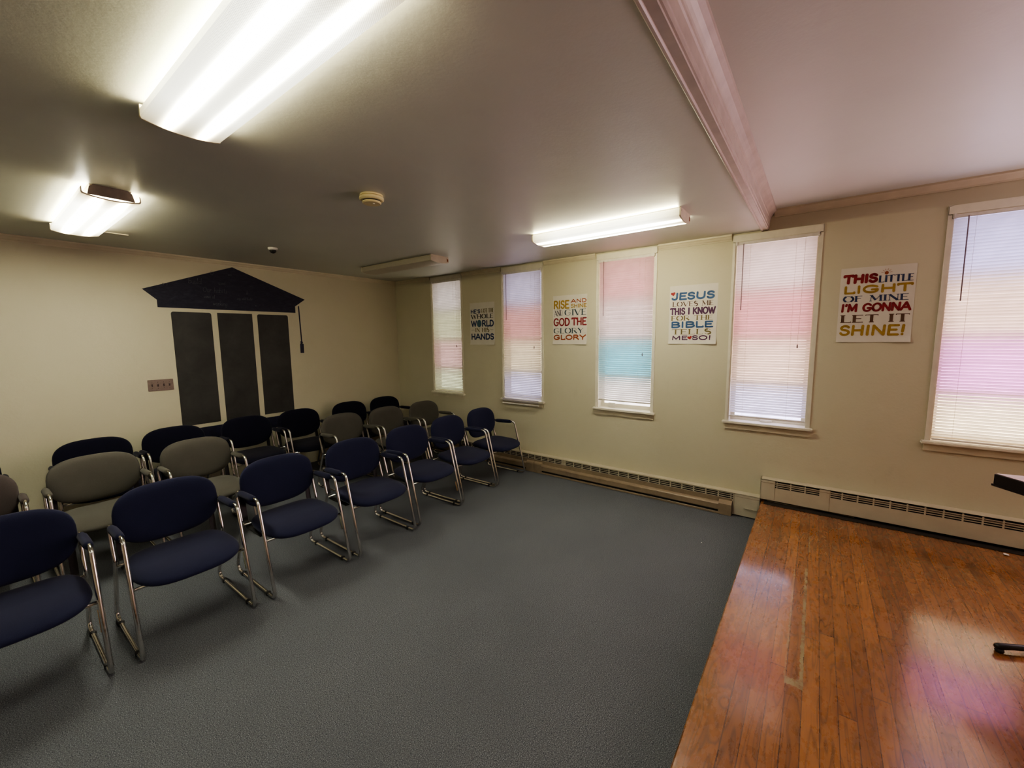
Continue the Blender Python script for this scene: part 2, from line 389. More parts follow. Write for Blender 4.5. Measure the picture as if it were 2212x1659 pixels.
BL = [('grey-white venetian blind in the narrow window nearest the corner, greenish and pink light', ZS + .004), ('white venetian blind in the second window, bottom slats hanging over the sill', .795),
      ('white venetian blind on the middle window, pink above and turquoise below', .934), ('white venetian blind just right of the heart poster, glowing peach, pink and lavender', .892),
      ('wide bright venetian blind at the right edge of the picture, lavender above and magenta below', ZS + .006)]
for i, (a, c) in enumerate(WIN):
    y0 = (a + c) / 2; wd = (a - c) / 2 - .016; zbot = BL[i][1]
    r = tag(empty('venetian_blind', (0, y0, 2.402)), BL[i][0], 'blind', 'venetian blinds on the window wall')
    bm = B(); box(bm, -.012, .020, -wd - .004, wd + .004, -.002, .024, .003)
    obj('headrail', bm, 'blind_rail', r)
    for s in (-1, 1):
        bm = B(); box(bm, -.022, .018, s * (wd + .004) - .010, s * (wd + .004) + .010, -.006, .030, .005); obj('bracket', bm, 'blind_rail', r)
    bm = B(); z = -.012; hgt = 2.402 - zbot; ns = int((hgt - .02) / .0216)
    xo = 0.006 if i != 1 else -.0
    for k in range(ns):
        zc = -.014 - k * .0216; tl = R(56 + random.uniform(-1.5, 1.5)); hw = .0125
        xs = xo
        if i == 1 and zc < -1.53: xs = -.052
        dx, dz = cos(tl) * hw, sin(tl) * hw
        wob = random.uniform(-.0006, .0006)
        row = []
        for t in (-1, -.35, .35, 1):
            bul = (1 - t * t) * .0022
            row.append((xs - dx * -t * -1 * -1 + bul * -sin(tl), zc + dz * -t + bul * cos(tl) * -1 + wob))
        V = [[bm.verts.new((p[0], y, p[1])) for p in row] for y in (-wd, wd)]
        for q in range(3): bm.faces.new((V[0][q], V[0][q + 1], V[1][q + 1], V[1][q]))
    obj('slats', bm, 'blind_vinyl', r, smooth=True)
    bm = B(); xb = xo if i != 1 else -.052
    box(bm, xb - .010, xb + .010, -wd, wd, -hgt, -hgt + .014, .003)
    obj('bottom_rail', bm, 'blind_rail', r)
    for s in (-.64, .52 if i != 4 else .56):
        bm = B(); yy = -s * wd
        for xx in ((-.013,) if i != 1 else (-.014,)):
            tube(bm, [(xo + xx, yy, 0), (xo + xx, yy, -min(hgt, 1.53) + .004)], .0008, 5)
        obj('ladder_cord', bm, 'cord_white', r)
    bm = B(); yy = wd - .048
    if i == 4: yy = wd - .062
    tube(bm, [(-.014, yy, .006), (-.018, yy, -.015), (-.020, yy - .002, -.56)], .0038, 6)
    if i: obj('wand', bm, 'wand_plastic', r)
    else: bm.free()
    if i < 4:
        zc = [-.88, -.89, -.955, -.865][i]; yy = [-wd + .06, -wd + .075, -wd + .075, -wd + .075][i]
        bm = B(); tube(bm, [(-.015, yy, .004), (-.018, yy + .004, zc * .5), (-.019, yy + .01, zc)], .0011, 5)
        pc = obj('pull_cord', bm, 'cord_white', r)
        bm = B(); lathe(bm, [(.002, .018), (.005, .010), (.006, -.006), (.003, -.014)], 10, (-.019, yy + .01, zc - .01)); obj('tassel', bm, 'wand_plastic', pc, True)

# ------------------------------------------------------------------ hot-water heater covers on the window wall
def heater_cover(name, label, ya, yb, z0, groups, joints, slots, gz0, gz1):
    r = tag(empty(name, (0, ya, z0)), label, 'heater', 'cream baseboard heater covers'); D = -.09
    def Y(y): return y - ya
    ht = .186 if slots == 4 else .204
    bm = B()  # cover: top, sides and front panel strips round the grille openings
    zz0, zz1 = gz0 - z0, gz1 - z0
    box(bm, D, -.0005, Y(yb), Y(ya), ht - .004, ht)
    box(bm, D, D + .003, Y(yb), Y(ya), zz1, ht); box(bm, D, D + .003, Y(yb), Y(ya), .010 if slots == 4 else zz0 - .02, zz0)
    if slots == 3:
        box(bm, D, D + .003, Y(yb), Y(-4.79), .008, zz0 - .02)
    else: pass
    box(bm, D, -.0005, Y(ya) - .003, Y(ya), .010, ht); box(bm, D, -.0005, Y(yb), Y(yb) + .003, .010, ht)
    cur = ya
    for g in sorted(groups, reverse=True):     # uprights between groups
        if cur - g[0] > .0001: box(bm, D, D + .003, Y(g[0]), Y(cur), zz0, zz1)
        cur = g[1]
    box(bm, D, D + .003, Y(yb), Y(cur), zz0, zz1)
    nb = slots - 1; sh = (zz1 - zz0) / (slots + nb * .62)
    for k in range(nb):
        z = zz0 + sh * (k + 1) + sh * .62 * k
        box(bm, D + .0005, D + .003, Y(groups[-1][1] if groups[-1][1] < groups[0][1] else groups[0][1]), Y(ya) - .004, z, z + sh * .62)
    obj('cover', bm, 'heater_enamel', r)
    bm = B()
    for y in joints: box(bm, D - .0025, D + .001, Y(y) - .0012, Y(y) + .0012, .011, ht + .001)
    box(bm, D - .0018, D, Y(yb), Y(ya), ht - .026, ht - .0235)
    obj('seam', bm, 'electric_heater_tan', r)
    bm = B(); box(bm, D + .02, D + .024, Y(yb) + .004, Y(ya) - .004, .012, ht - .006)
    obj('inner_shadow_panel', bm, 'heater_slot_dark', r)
    return r
gr = [(-4.772, -4.788)]; y = -4.664
gr = [(-4.776, -4.792)] + [(-4.770 + .107 * (k + 1) - .012, -4.770 + .107 * k) for k in range(16)]
y0 = -4.770 + .107 * 16 + .045
gr += [(y0 + .094 * (k + 1) - .010, y0 + .094 * k) for k in range(30) if y0 + .094 * (k + 1) < -.2]
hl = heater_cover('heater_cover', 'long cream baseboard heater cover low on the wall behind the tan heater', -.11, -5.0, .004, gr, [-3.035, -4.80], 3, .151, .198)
bm = B(); box(bm, -.0945, -.0905, -4.985 + .11, -4.885 + .11, .082, .166, .001); box(bm, -.100, -.0915, -4.985 + .11, -4.885 + .11, .082, .087)
o = obj('access_door', bm, 'heater_enamel', hl); o['label'] = 'small raised square access door'
gr = [(-5.102, -5.114)] + [(-5.119 - .0985 * k, -5.119 - .0985 * k - .090) for k in range(3)] + [(-5.478, -5.545)] + [(-5.555 - .0935 * k, -5.555 - .0935 * k - .084) for k in range(28)]
gr = [(a, c) for a, c in gr if c > -8.2]
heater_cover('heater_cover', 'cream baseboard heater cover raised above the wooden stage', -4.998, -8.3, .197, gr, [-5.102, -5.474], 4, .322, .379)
# tan electric heater in front
r = tag(empty('electric_heater', (-.092, -.12, 0)), 'long tan electric baseboard heater standing on the carpet below the cream cover', 'heater')
Ya, Yb = 0, -4.787 + .12; J = -2.65 + .12; c = 0
front = [(0, .004), (0, .150), (-.006, .150), (-.010, .146), (-.010, .006), (-.006, .004)]
bm = B(); prism(bm, [(-.001, .002), (-.001, .150), (-.006, .150), (-.006, .002)], 'y', Yb, Ya); obj('back_plate', bm, 'electric_heater_tan', r)
def hood(a, b_):
    return [(-.010, .110), (-.034, .102), (-.042, .092), (-.042, .044), (-.038, .040), (-.036, .042), (-.036, .090), (-.031, .096), (-.010, .102)]
for a, b_ in ((-4.68, -2.76), (-2.54, -.20)): obj('front_cover', prism(B(), hood(0, 0), 'y', a + .12, b_ + .12), 'electric_heater_tan', r, False)
for a, b_ in ((Yb, -4.68 + .12), (-2.76 + .12, -2.655 + .12), (-2.648 + .12, -2.54 + .12), (-.20 + .12, Ya)):
    obj('end_box', prism(B(), [(-.006, .003), (-.006, .132), (-.034, .116), (-.042, .104), (-.043, .003)], 'y', a, b_), 'electric_heater_tan', r)
bm = B(); prism(bm, [(-.010, .003), (-.010, .010), (-.040, .022), (-.042, .020), (-.042, .003)], 'y', -4.68 + .12, -.2 + .12); obj('bottom_lip', bm, 'electric_heater_tan', r)
bm = B(); box(bm, -.024, -.0065, -4.68 + .12, -.2 + .12, .012, .098); obj('heating_element', bm, 'heater_slot_dark', r)

# ------------------------------------------------------------------ stage
st = tag(empty('stage_platform', (0, -5.007, 0)), 'low wooden stage of orange oak strips along the right side', 'stage')
bm = B(); box(bm, XL + .004, -.004, YF + .004, -5.0235, HS - .02, HS)
d = obj('deck', bm, 'oak_strip'); d.parent = st; d.location = (0, 5.007, 0)
bm = B(); prism(bm, [(-5.0235, HS - .02), (-5.0235, HS), (-5.012, HS), (-5.007, HS - .004), (-5.006, HS - .010), (-5.008, HS - .017), (-5.013, HS - .02)], 'x', XL + .004, -.004)
d = obj('nosing', bm, 'oak_strip'); d.parent = st; d.location = (0, 5.007, 0)
bm = B(); box(bm, XL + .004, -.004, YF + .004, -5.035, 0.001, HS - .0205); d = obj('riser', bm, 'stage_riser_paint'); d.parent = st; d.location = (0, 5.007, 0)
bm = B(); pts = []
for k in range(40):
    t = k / 39; pts.append((-.035 - .018 * sin(k * .7) - .012 * sin(k * 1.9), -5.03 - 2.6 * t, HS + .0065 + .003 * abs(sin(k * 1.3))))
tube(bm, pts, .005, 6); tag(obj('power_cord', bm, 'black_cable', smooth=True), 'dark cable lying on the stage beneath the raised heater cover', 'cord')
bm = B(); pts = [(-.06 - .012 * sin(k * .5), -5.05 - .045 * k, HS + .006) for k in range(14)]
tube(bm, pts, .0045, 6); tag(obj('power_cord', bm, 'electric_heater_tan', smooth=True), 'short brown cable at the stage corner under the heater', 'cord')
struct(obj('trim_5', box(B(), -.150, -.004, YF + .01, -5.03, HS + .0004, HS + .004), 'heater_slot_dark'))  # dark strip standing in for the shade under the raised heater cover
def scrap(loc, s, label):
    bm = B(); pr = [bm.verts.new((s * cos(k * 1.05) * random.uniform(.7, 1.1), s * .6 * sin(k * 1.05), .0012 + .002 * (k % 2))) for k in range(6)]
    c_ = bm.verts.new((0, 0, .006)); c2 = bm.verts.new((0, 0, .001))
    for k in range(6): bm.faces.new((pr[k], pr[(k + 1) % 6], c_)); bm.faces.new((pr[(k + 1) % 6], pr[k], c2))
    return tag(obj('paper_scrap', bm, 'paper_scrap_white', None, False, loc), label, 'scrap')
scrap((-.20, -6.39, HS + .0045), .022, 'crumpled white scrap on the stage near the heater at far right')
scrap((-.79, -4.68, 0), .006, 'tiny white scrap on the blue carpet near the stage corner')

# ------------------------------------------------------------------ table at the right edge
A = Vector((cos(R(-77.4)), sin(R(-77.4)), 0)); Bv = Vector((cos(R(-146)), sin(R(-146)), 0))
P0 = Vector((-1.030, -6.090, 0)); zt = .910
t = tag(empty('folding_table', (-1.29, -6.36, HS)), 'dark-edged table with a glossy grey top standing on the stage at the right edge', 'table')
def tabpoly(k): # inset k
    c = [P0, P0 + A * 1.45, P0 + A * 1.0 + Bv * .82, P0 + Bv * .82]
    ce = sum(c, Vector()) / 4
    return [((p - ce) * (1 - k) + ce - t.location) for p in c]
def slab(k, z0, z1):
    bm = B(); prism(bm, [(p.x, p.y) for p in tabpoly(k)], 'z', z0 - HS, z1 - HS); return bm
obj('tabletop', slab(.004, zt - .004, zt), 'table_top_laminate', t)
obj('edge_band', slab(0, zt - .055, zt - .0045), 'table_edge_dark', t)
obj('lower_lip', slab(-.008, zt - .066, zt - .0555), 'table_edge_dark', t)
fd = Vector((cos(R(-62)), sin(R(-62)), 0)); f0 = Vector((-1.452, -6.055, 0)) - t.location; f0.z = 0
for q in (0, 1):
    off = A * (.0 if q == 0 else .75); off.z = 0
    a = f0 + off; e = a + fd * .66
    bm = B(); tube(bm, [a + Vector((0, 0, .026)) - fd * .002, a + Vector((0, 0, .026)) + fd * .012, a + fd * .06 + Vector((0, 0, .028)), e - fd * .03 + Vector((0, 0, .028)), e + Vector((0, 0, .026))], [.010, .015, .0135, .0135, .010], 10)
    lg = obj('leg_foot', bm, 'black_plastic', t, True)
    bm = B(); mid = (a + e) / 2
    tube(bm, [mid + Vector((0, 0, .03)), mid + Vector((0, 0, zt - HS - .06))], .016, 10); obj('leg_post', bm, 'black_plastic', t, True)
    for p in (a + fd * .015, e - fd * .02): obj('foot_glide', lathe(B(), [(.013, 0), (.016, .006), (.014, .018)], 12, (p.x, p.y, 0.0)), 'black_plastic', lg, True)

# ------------------------------------------------------------------ chairs
HW = .259
side = [(-.018, .0115), (.137, .620), (.486, .607), (.420, .392), (.578, .0115)]
def build_chair(name, fab, label):
    root = empty(name)
    for s in (-1, 1):
        P = [Vector((s * HW, y - .27, z)) for y, z in side]
        pts = fillet(P, [.038, .045, .040, .05, .040], 5)
        fr = obj('side_frame', tube(B(), pts, .0108, 10, closed=True), 'chrome', root, True)
        for y in (.09, .47): obj('glide', lathe(B(), [(.0125, -.0105), (.0145, -.0105), (.0145, .010), (.0125, .012)], 10, (s * HW, y - .27, .0115)), 'black_plastic', fr, True)
        # padded arm sleeve
        a0, a1 = Vector((s * HW, .185 - .27, .6135)), Vector((s * HW, .415 - .27, .605))
        N = 9; pts = [a0.lerp(a1, k / (N - 1)) for k in range(N)]; rr = [.0165, .0205, .0215] + [.0215] * (N - 6) + [.0215, .0205, .0165]
        obj('arm_pad', tube(B(), pts, rr, 12), fab, root, True)
    for y, z in ((.078, .362), (.424, .372)): obj('cross_bar', tube(B(), [(-HW, y - .27, z), (HW, y - .27, z)], .009, 8), 'chrome', root, True)
    bm = B(); pts = fillet([Vector((-HW, .478 - .27, .575)), Vector((-HW + .03, .505 - .27, .585)), Vector((HW - .03, .505 - .27, .585)), Vector((HW, .478 - .27, .575))], [0, .03, .03, 0], 4, closed=False)
    tube(bm, pts, .009, 8); obj('back_bar', bm, 'chrome', root, True)
    for x in (-.222, .222):
        bm = B(); pts = fillet([Vector((x, .20 - .27, .352)), Vector((x, .46 - .27, .356)), Vector((x, .505 - .27, .60))], [0, .05, 0], 5, closed=False)
        ring = []
        for k, p in enumerate(pts):
            t_ = (pts[min(k + 1, len(pts) - 1)] - pts[max(k - 1, 0)]).normalized(); nn = Vector((0, -t_.z, t_.y))
            ring.append([bm.verts.new(p + Vector((w, 0, 0)) + nn * h) for w, h in ((-.016, -.003), (.016, -.003), (.016, .003), (-.016, .003))])
        for q, w in zip(ring, ring[1:]):
            for k in range(4): bm.faces.new((q[k], q[(k + 1) % 4], w[(k + 1) % 4], w[k]))
        bm.faces.new(ring[0]); bm.faces.new(ring[-1])
        obj('back_bracket', bm, 'black_plastic', root)
    # seat cushion : rounded super-ellipse pillow
    def pillow(nu, nv, fn):
        nv = nv + 4
        bm = B(); top = {}
        rings = []
        for side_ in (1, -1):
            rr = []
            for i in range(nv + 1):
                t = 1 - (1 - i / nv) ** 1.6
                rr.append([fn(t, 2 * pi * k / nu, side_) for k in range(nu)])
            rings.append(rr)
        vt = [[bm.verts.new(p) for p in r_] for r_ in rings[0][1:]]
        vb = [[bm.verts.new(p) for p in r_] for r_ in rings[1][1:-1]] + [None]
        vb[-1] = vt[-1]
        ct = bm.verts.new(rings[0][0][0]); cbt = bm.verts.new(rings[1][0][0])
        for V, cn in ((vt, ct), (vb, cbt)):
            for k in range(nu): bm.faces.new((cn, V[0][k], V[0][(k + 1) % nu]))
            for A_, C_ in zip(V, V[1:]):
                for k in range(nu): bm.faces.new((A_[k], C_[k], C_[(k + 1) % nu], A_[(k + 1) % nu]))
        return bm
    def sup(a, e):
        c_, s_ = cos(a), sin(a)
        return math.copysign(abs(c_) ** (2 / e), c_), math.copysign(abs(s_) ** (2 / e), s_)
    def seat(t, a, sd):
        cx, cy = sup(a, 3.1 if sin(a) < 0 else 3.6)
        x = cx * .247 * t; y = cy * t * .240
        h = (1 - t ** 7) ** .5 if t < 1 else 0
        yl = .208 + y
        top = .033 * h + .004 * (1 - t * t)
        bot = -.033 * h
        crown = -.020 * max(0, (-y / .238)) ** 2.2 + .010 * max(0, y / .238)
        saddle = -.006 * (1 - min(1, (x / .2) ** 2))
        return Vector((x * (1 - .05 * max(0, y / .238)), yl - .27, .398 + crown + (top + saddle if sd > 0 else bot)))
    obj('seat', pillow(48, 12, seat), fab, root, True)
    def back(t, a, sd):
        cx, cz = sup(a, 3.0)
        x = cx * .250 * t; z = cz * t * .168
        if z < 0: x *= 1 - .10 * (z / .168) ** 2
        h = (1 - t ** 6) ** .5 if t < 1 else 0
        y = -.034 * h if sd > 0 else .014 * h
        curve = -.030 * (x / .25) ** 2
        return Vector((x, .463 + .16 * z + curve + y - .27, .620 + z))
    obj('backrest', pillow(48, 12, back), fab, root, True)
    def shell(t, a, sd):
        p = back(t * .93, a, 1); p.y = .463 + .16 * (p.z - .62) - .030 * (p.x / .25) ** 2 - .27 + (.022 if sd > 0 else .012) * ((1 - t ** 6) if t < 1 else 0) + .008
        return p
    obj('back_shell', pillow(36, 6, shell), 'black_plastic', root, True)
    return root
def copy_tree(o, parent=None):
    c = o.copy(); col.objects.link(c)
    if parent: c.parent = parent
    for ch in [q for q in bpy.data.objects if q.parent == o]: copy_tree(ch, c)
    return c
protos = {}
first = {}
def chair(kind, x, yfoot, label, group, rz=0):
    if kind not in protos:
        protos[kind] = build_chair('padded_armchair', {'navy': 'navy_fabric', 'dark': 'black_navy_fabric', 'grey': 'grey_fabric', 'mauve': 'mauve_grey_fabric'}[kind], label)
        o = protos[kind]
    else: o = copy_tree(protos[kind])
    o.location = (x, yfoot + .27, 0); o.rotation_euler = (0, 0, R(rz)); tag(o, label, 'chair', group)
    return o
FR = 'navy armchairs of the front row'; MR = 'grey armchairs of the middle row'; BR = 'black navy armchairs of the back row'
front = [(-4.104, -2.643, 'navy armchair at the left edge with orange tape on its chrome leg', 'tan'), (-3.473, -2.660, 'navy armchair, second from the left in the front row, pale green tape on its leg', 'green'),
         (-2.845, -2.672, 'navy armchair third from left in the front row, pale green tape low on its leg', 'green'), (-2.241, -2.675, 'navy armchair in the exact middle of the front row of seven', None),
         (-1.641, -2.638, 'navy armchair third from the right end of the front row, orange tape on its leg', 'tan'), (-1.067, -2.608, 'navy armchair in the front row next to the one by the heater', None),
         (-.500, -2.590, 'navy armchair at the right end of the front row beside the heater', None)]
tz = [(.218, .324), (.246, .342), (.254, .342), None, (.155, .24), None, None]
dup = []
for k, (x, y, lb, tp) in enumerate(front): dup.append(chair('navy', x, y, lb, FR, [0, 0, 0, 0, .6, 1, 1.5][k]))
# tape wraps are added after copying, so only the chairs that show them have them
for k, (x, y, lb, tp) in enumerate(front):
    if not tp: continue
    z0, z1 = tz[k]
    f = lambda z: Vector((HW, .145 * (z - .0115) / .6025 - .27, z))
    o = obj('tape_wrap', tube(B(), [f(z0), f(z1)], .0125, 12), 'tape_tan' if tp == 'tan' else 'tape_green', dup[k], True)
    o['label'] = ('orange tan tape around the leg' if tp == 'tan' else 'pale green tape around the leg')
chair('mauve', -4.240, -1.49, 'mauve grey armchair cut off by the left edge, middle row', MR)
for x, y, lb in [(-3.618, -1.475, 'grey armchair in the middle row right behind the second navy chair from the left'), (-3.003, -1.515, 'grey armchair second of the left pair in the middle row, left of the empty gap'),
                 (-1.628, -1.490, 'grey armchair just right of the gap in the middle row'), (-1.066, -1.530, 'grey armchair in the middle row, centre of the three at right'), (-.504, -1.580, 'grey armchair at the right end of the middle row near the window wall')]:
    chair('grey', x, y, lb, MR)
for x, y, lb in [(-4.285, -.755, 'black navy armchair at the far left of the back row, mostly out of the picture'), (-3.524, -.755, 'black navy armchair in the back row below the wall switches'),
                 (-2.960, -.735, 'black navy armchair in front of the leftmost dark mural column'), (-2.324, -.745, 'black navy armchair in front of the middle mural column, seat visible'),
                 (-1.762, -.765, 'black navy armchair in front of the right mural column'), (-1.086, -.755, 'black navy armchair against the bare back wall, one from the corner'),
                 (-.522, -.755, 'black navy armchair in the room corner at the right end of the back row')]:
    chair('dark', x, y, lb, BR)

# ------------------------------------------------------------------ ceiling lights
def xs_profile(z_up):
    pr = [(-.125, z_up), (-.126, -.052), (-.122, -.060)]
    for k in range(1, 12): x = -.118 + .236 * k / 12; pr.append((x, -.0615 - .013 * (1 - (x / .118) ** 2)))
    return pr + [(.122, -.060), (.126, -.052), (.125, z_up)]
def light(x, yc, L, lit, style, label):
    r = tag(empty('ceiling_light', (x, yc, H)), label, 'light', 'wraparound fluorescent ceiling lights')
    hL = L / 2
    zu = -.026 if style == 'open' else -.010
    bm = B(); pr = xs_profile(zu); inner = [(a * .975, c + .003) for a, c in pr][::-1]
    prism(bm, pr + inner, 'y', -hL + .006, hL - .006)
    obj('diffuser', bm, ('lit_lens_bright' if 'brown end' in label else 'lit_lens_soft' if 'large' in label else 'lit_lens') if lit else 'unlit_lens', r, False)
    bm = B(); w = .088 if style == 'open' else .112
    prism(bm, [(-w, -.0005), (w, -.0005), (w - .004, -.016 if style == 'open' else -.0095), (w - .02, -.030), (-w + .02, -.030), (-w + .004, -.016 if style == 'open' else -.0095)], 'y', -hL + .01, hL - .01)
    obj('housing', bm, 'light_enamel', r)
    for s in (-1, 1):
        bm = B()
        if style == 'open' and s == -1:
            prism(bm, [(-.072, -.0005), (.072, -.0005), (.090, -.014), (.100, -.058), (-.100, -.058), (-.090, -.014)], 'y', -hL + .004, -hL + .009)
            o = obj('end_plate', bm, 'light_endplate_metal', r); o['label'] = 'brownish bare metal end plate'
            bm = B(); prism(bm, [(a * 1.0, c) for a, c in pr] + [(a * .955, c + .006) for a, c in pr][::-1], 'y', -hL, -hL + .006)
            obj('end_rim', bm, 'light_enamel', r)
        else:
            top = -.0005 if style != 'open' else -.012
            pp = [(-.126, top)] + [(a * 1.012, c - .0012) for a, c in pr[1:-1]] + [(.126, top)]
            prism(bm, pp, 'y', s * hL - (.010 if s > 0 else 0), s * hL + (.010 if s < 0 else 0))
            o = obj('end_cap', bm, 'light_enamel', r)
            if style == 'closed' and s == -1:
                bm = B(); prism(bm, [(.094, -.020), (.120, -.024), (.122, -.046), (.104, -.050), (.098, -.040), (.106, -.032)], 'y', -hL - .0012, -hL); q = obj('rust_stain', bm, 'rust', o)
                bm = B(); lathe(bm, [(.003, -.002), (.004, 0)], 8, (-.112, -hL - .001, -.02)); obj('screw', bm, 'steel_plate', o)
    return r
light(-3.531, -3.895, 1.23, True, 'open', 'large glowing fluorescent light overhead at the top left, cut by the picture edge')
light(-3.531, -1.42, 1.25, True, 'open', 'glowing fluorescent light with open brown end near the back wall at left')
light(-.990, -3.912, 1.22, True, 'closed', 'long glowing fluorescent light near the windows beside the beam')
light(-.990, -1.42, 1.24, False, 'closed', 'unlit grey fluorescent fixture near the far corner')
# tubes' light escaping sideways between lens and ceiling
def slot(x, yc, L, sgn, power, w=.022, zz=-.014, spread=150, off=.10):
    ld = bpy.data.lights.new('tube_glow', 'AREA'); ld.shape = 'RECTANGLE'; ld.size = L; ld.size_y = w; ld.energy = power; ld.color = (1.0, .89, .55); ld.spread = R(spread)
    o = bpy.data.objects.new('tube_glow', ld); col.objects.link(o)
    o.location = (x + sgn * off, yc, H + zz)
    d = Vector((sgn, 0, .12)).normalized(); o.rotation_euler = (Matrix((Vector((0, 1, 0)), d.cross(Vector((0, -1, 0))), -d)).transposed()).to_euler()
    return o
for x, yc in ((-3.531, -3.895), (-3.531, -1.42)):
    for s in (-1, 1): slot(x, yc, 1.2, s, 1.5, zz=-.020)
for s in (-1, 1): slot(-.990, -3.912, 1.18, s, 1.5, .012, -.0095, 150, .1285)

# ------------------------------------------------------------------ ceiling devices
r = tag(empty('smoke_detector', (-2.545, -3.085, H)), 'round cream smoke detector on the ceiling', 'detector')
obj('base', lathe(B(), [(.066, -.0005), (.068, -.004), (.068, -.010), (.060, -.012)], 40), 'detector_plastic', r, False)
obj('body', lathe(B(), [(.062, -.012), (.071, -.016), (.072, -.028), (.064, -.034), (.052, -.035)], 40), 'detector_plastic', r, False)
obj('vent_ring', lathe(B(), [(.052, -.035), (.050, -.038), (.050, -.041), (.052, -.042)], 40), 'heater_slot_dark', r)
bm = B(); lathe(bm, [(.055, -.0415), (.056, -.047), (.050, -.052), (.02, -.053)], 40); cp = obj('cap', bm, 'detector_plastic', r)
bm = B(); lathe(bm, [(.006, -.053), (.005, -.056)], 12, (.0, -.02, 0)); obj('test_button', bm, 'camera_white', cp)
r = tag(empty('dome_camera', (-2.262, -1.10, H)), 'small white dome camera with a black globe on the ceiling', 'camera')
obj('base', lathe(B(), [(.040, .0005), (.041, -.010), (.036, -.018), (.030, -.022)], 32), 'camera_white', r, True)
obj('dome', lathe(B(), [(.030, -.022)] + [(.030 * cos(a), -.024 - .028 * sin(a)) for a in [k * .19 for k in range(8)]] + [(.004, -.0525)], 32), 'black_plastic', r, True)
bm = B(); box(bm, -3.40, -3.215, -.720, -.708, H - .007, H + .0005, 0); tag(obj('wire_raceway', bm, 'light_enamel'), 'thin cream wire channel on the ceiling beside the open ended light', 'raceway')

# ------------------------------------------------------------------ switch plate
r = tag(empty('switch_plate', (-2.955, 0, 1.186)), 'brown steel plate of four dark toggle switches on the back wall', 'switch')
bm = B(); box(bm, -.102, .102, -.006, -.0005, -.057, .057, .002); obj('plate', bm, 'steel_plate', r)
for k in range(4):
    x = -.069 + .046 * k
    bm = B(); box(bm, x - .006, x + .006, -.0075, -.005, -.013, .013); box(bm, x - .004, x + .004, -.018, -.006, (.002 if k % 2 else -.010), (.010 if k % 2 else -.002), .001)
    obj('toggle', bm, 'toggle_brown', r)
    bm = B(); 
    for z in (-.030, .030): box(bm, x - .0025, x + .0025, -.0072, -.0055, z - .0025, z + .0025)
    obj('screw', bm, 'toggle_brown', r)

# ------------------------------------------------------------------ mural on the back wall
r = tag(empty('wall_mural', (-2.23, 0, .55)), 'dark blue graduation cap and three chalkboard columns painted on the back wall', 'mural')
def flat(name, pts, mat, th=.002, parent=r, y=0):
    bm = B(); prism(bm, [(x + 2.23, z - .55) for x, z in pts], 'y', -th - y, -.0004 - y); return obj(name, bm, mat, parent)
flat('cap_pediment', [(-2.225, 2.442), (-3.019, 2.139), (-2.914, 2.040), (-2.914, 1.966), (-1.560, 1.964), (-1.559, 2.044), (-1.431, 2.136)], 'mural_navy')
def column(x0, x1, z0, z1, r_):
    pts = [(x0, z0), (x1, z0)]
    if r_:
        pts += [(x1 - r_ + r_ * cos(a), z1 - r_ + r_ * sin(a)) for a in [k * pi / 10 for k in range(6)]] + [(x0 + r_ + r_ * cos(a), z1 - r_ + r_ * sin(a)) for a in [pi / 2 + k * pi / 10 for k in range(6)]]
    else: pts += [(x1, z1), (x0, z1)]
    flat('column', pts, 'mural_chalkboard')
column(-2.814, -2.465, .728, 1.928, .022); column(-2.409, -2.061, .722, 1.931, 0); column(-2.007, -1.658, .730, 1.930, .022)
flat('base_band', [(-2.93, .545), (-1.55, .545), (-1.55, .690), (-2.93, .690)], 'mural_navy_plain')
flat('tassel', [(-1.524, 2.045), (-1.509, 2.055), (-1.499, 1.610), (-1.490, 1.585), (-1.500, 1.575), (-1.484, 1.572), (-1.484, 1.456), (-1.530, 1.458), (-1.529, 1.573), (-1.520, 1.580), (-1.524, 1.600), (-1.514, 1.612)], 'mural_navy_plain')

# ------------------------------------------------------------------ stroke lettering
def arc(cx, cy, rx, ry, a0, a1, n=12): return [(cx + rx * cos(R(a0 + (a1 - a0) * k / n)), cy + ry * sin(R(a0 + (a1 - a0) * k / n))) for k in range(n + 1)]
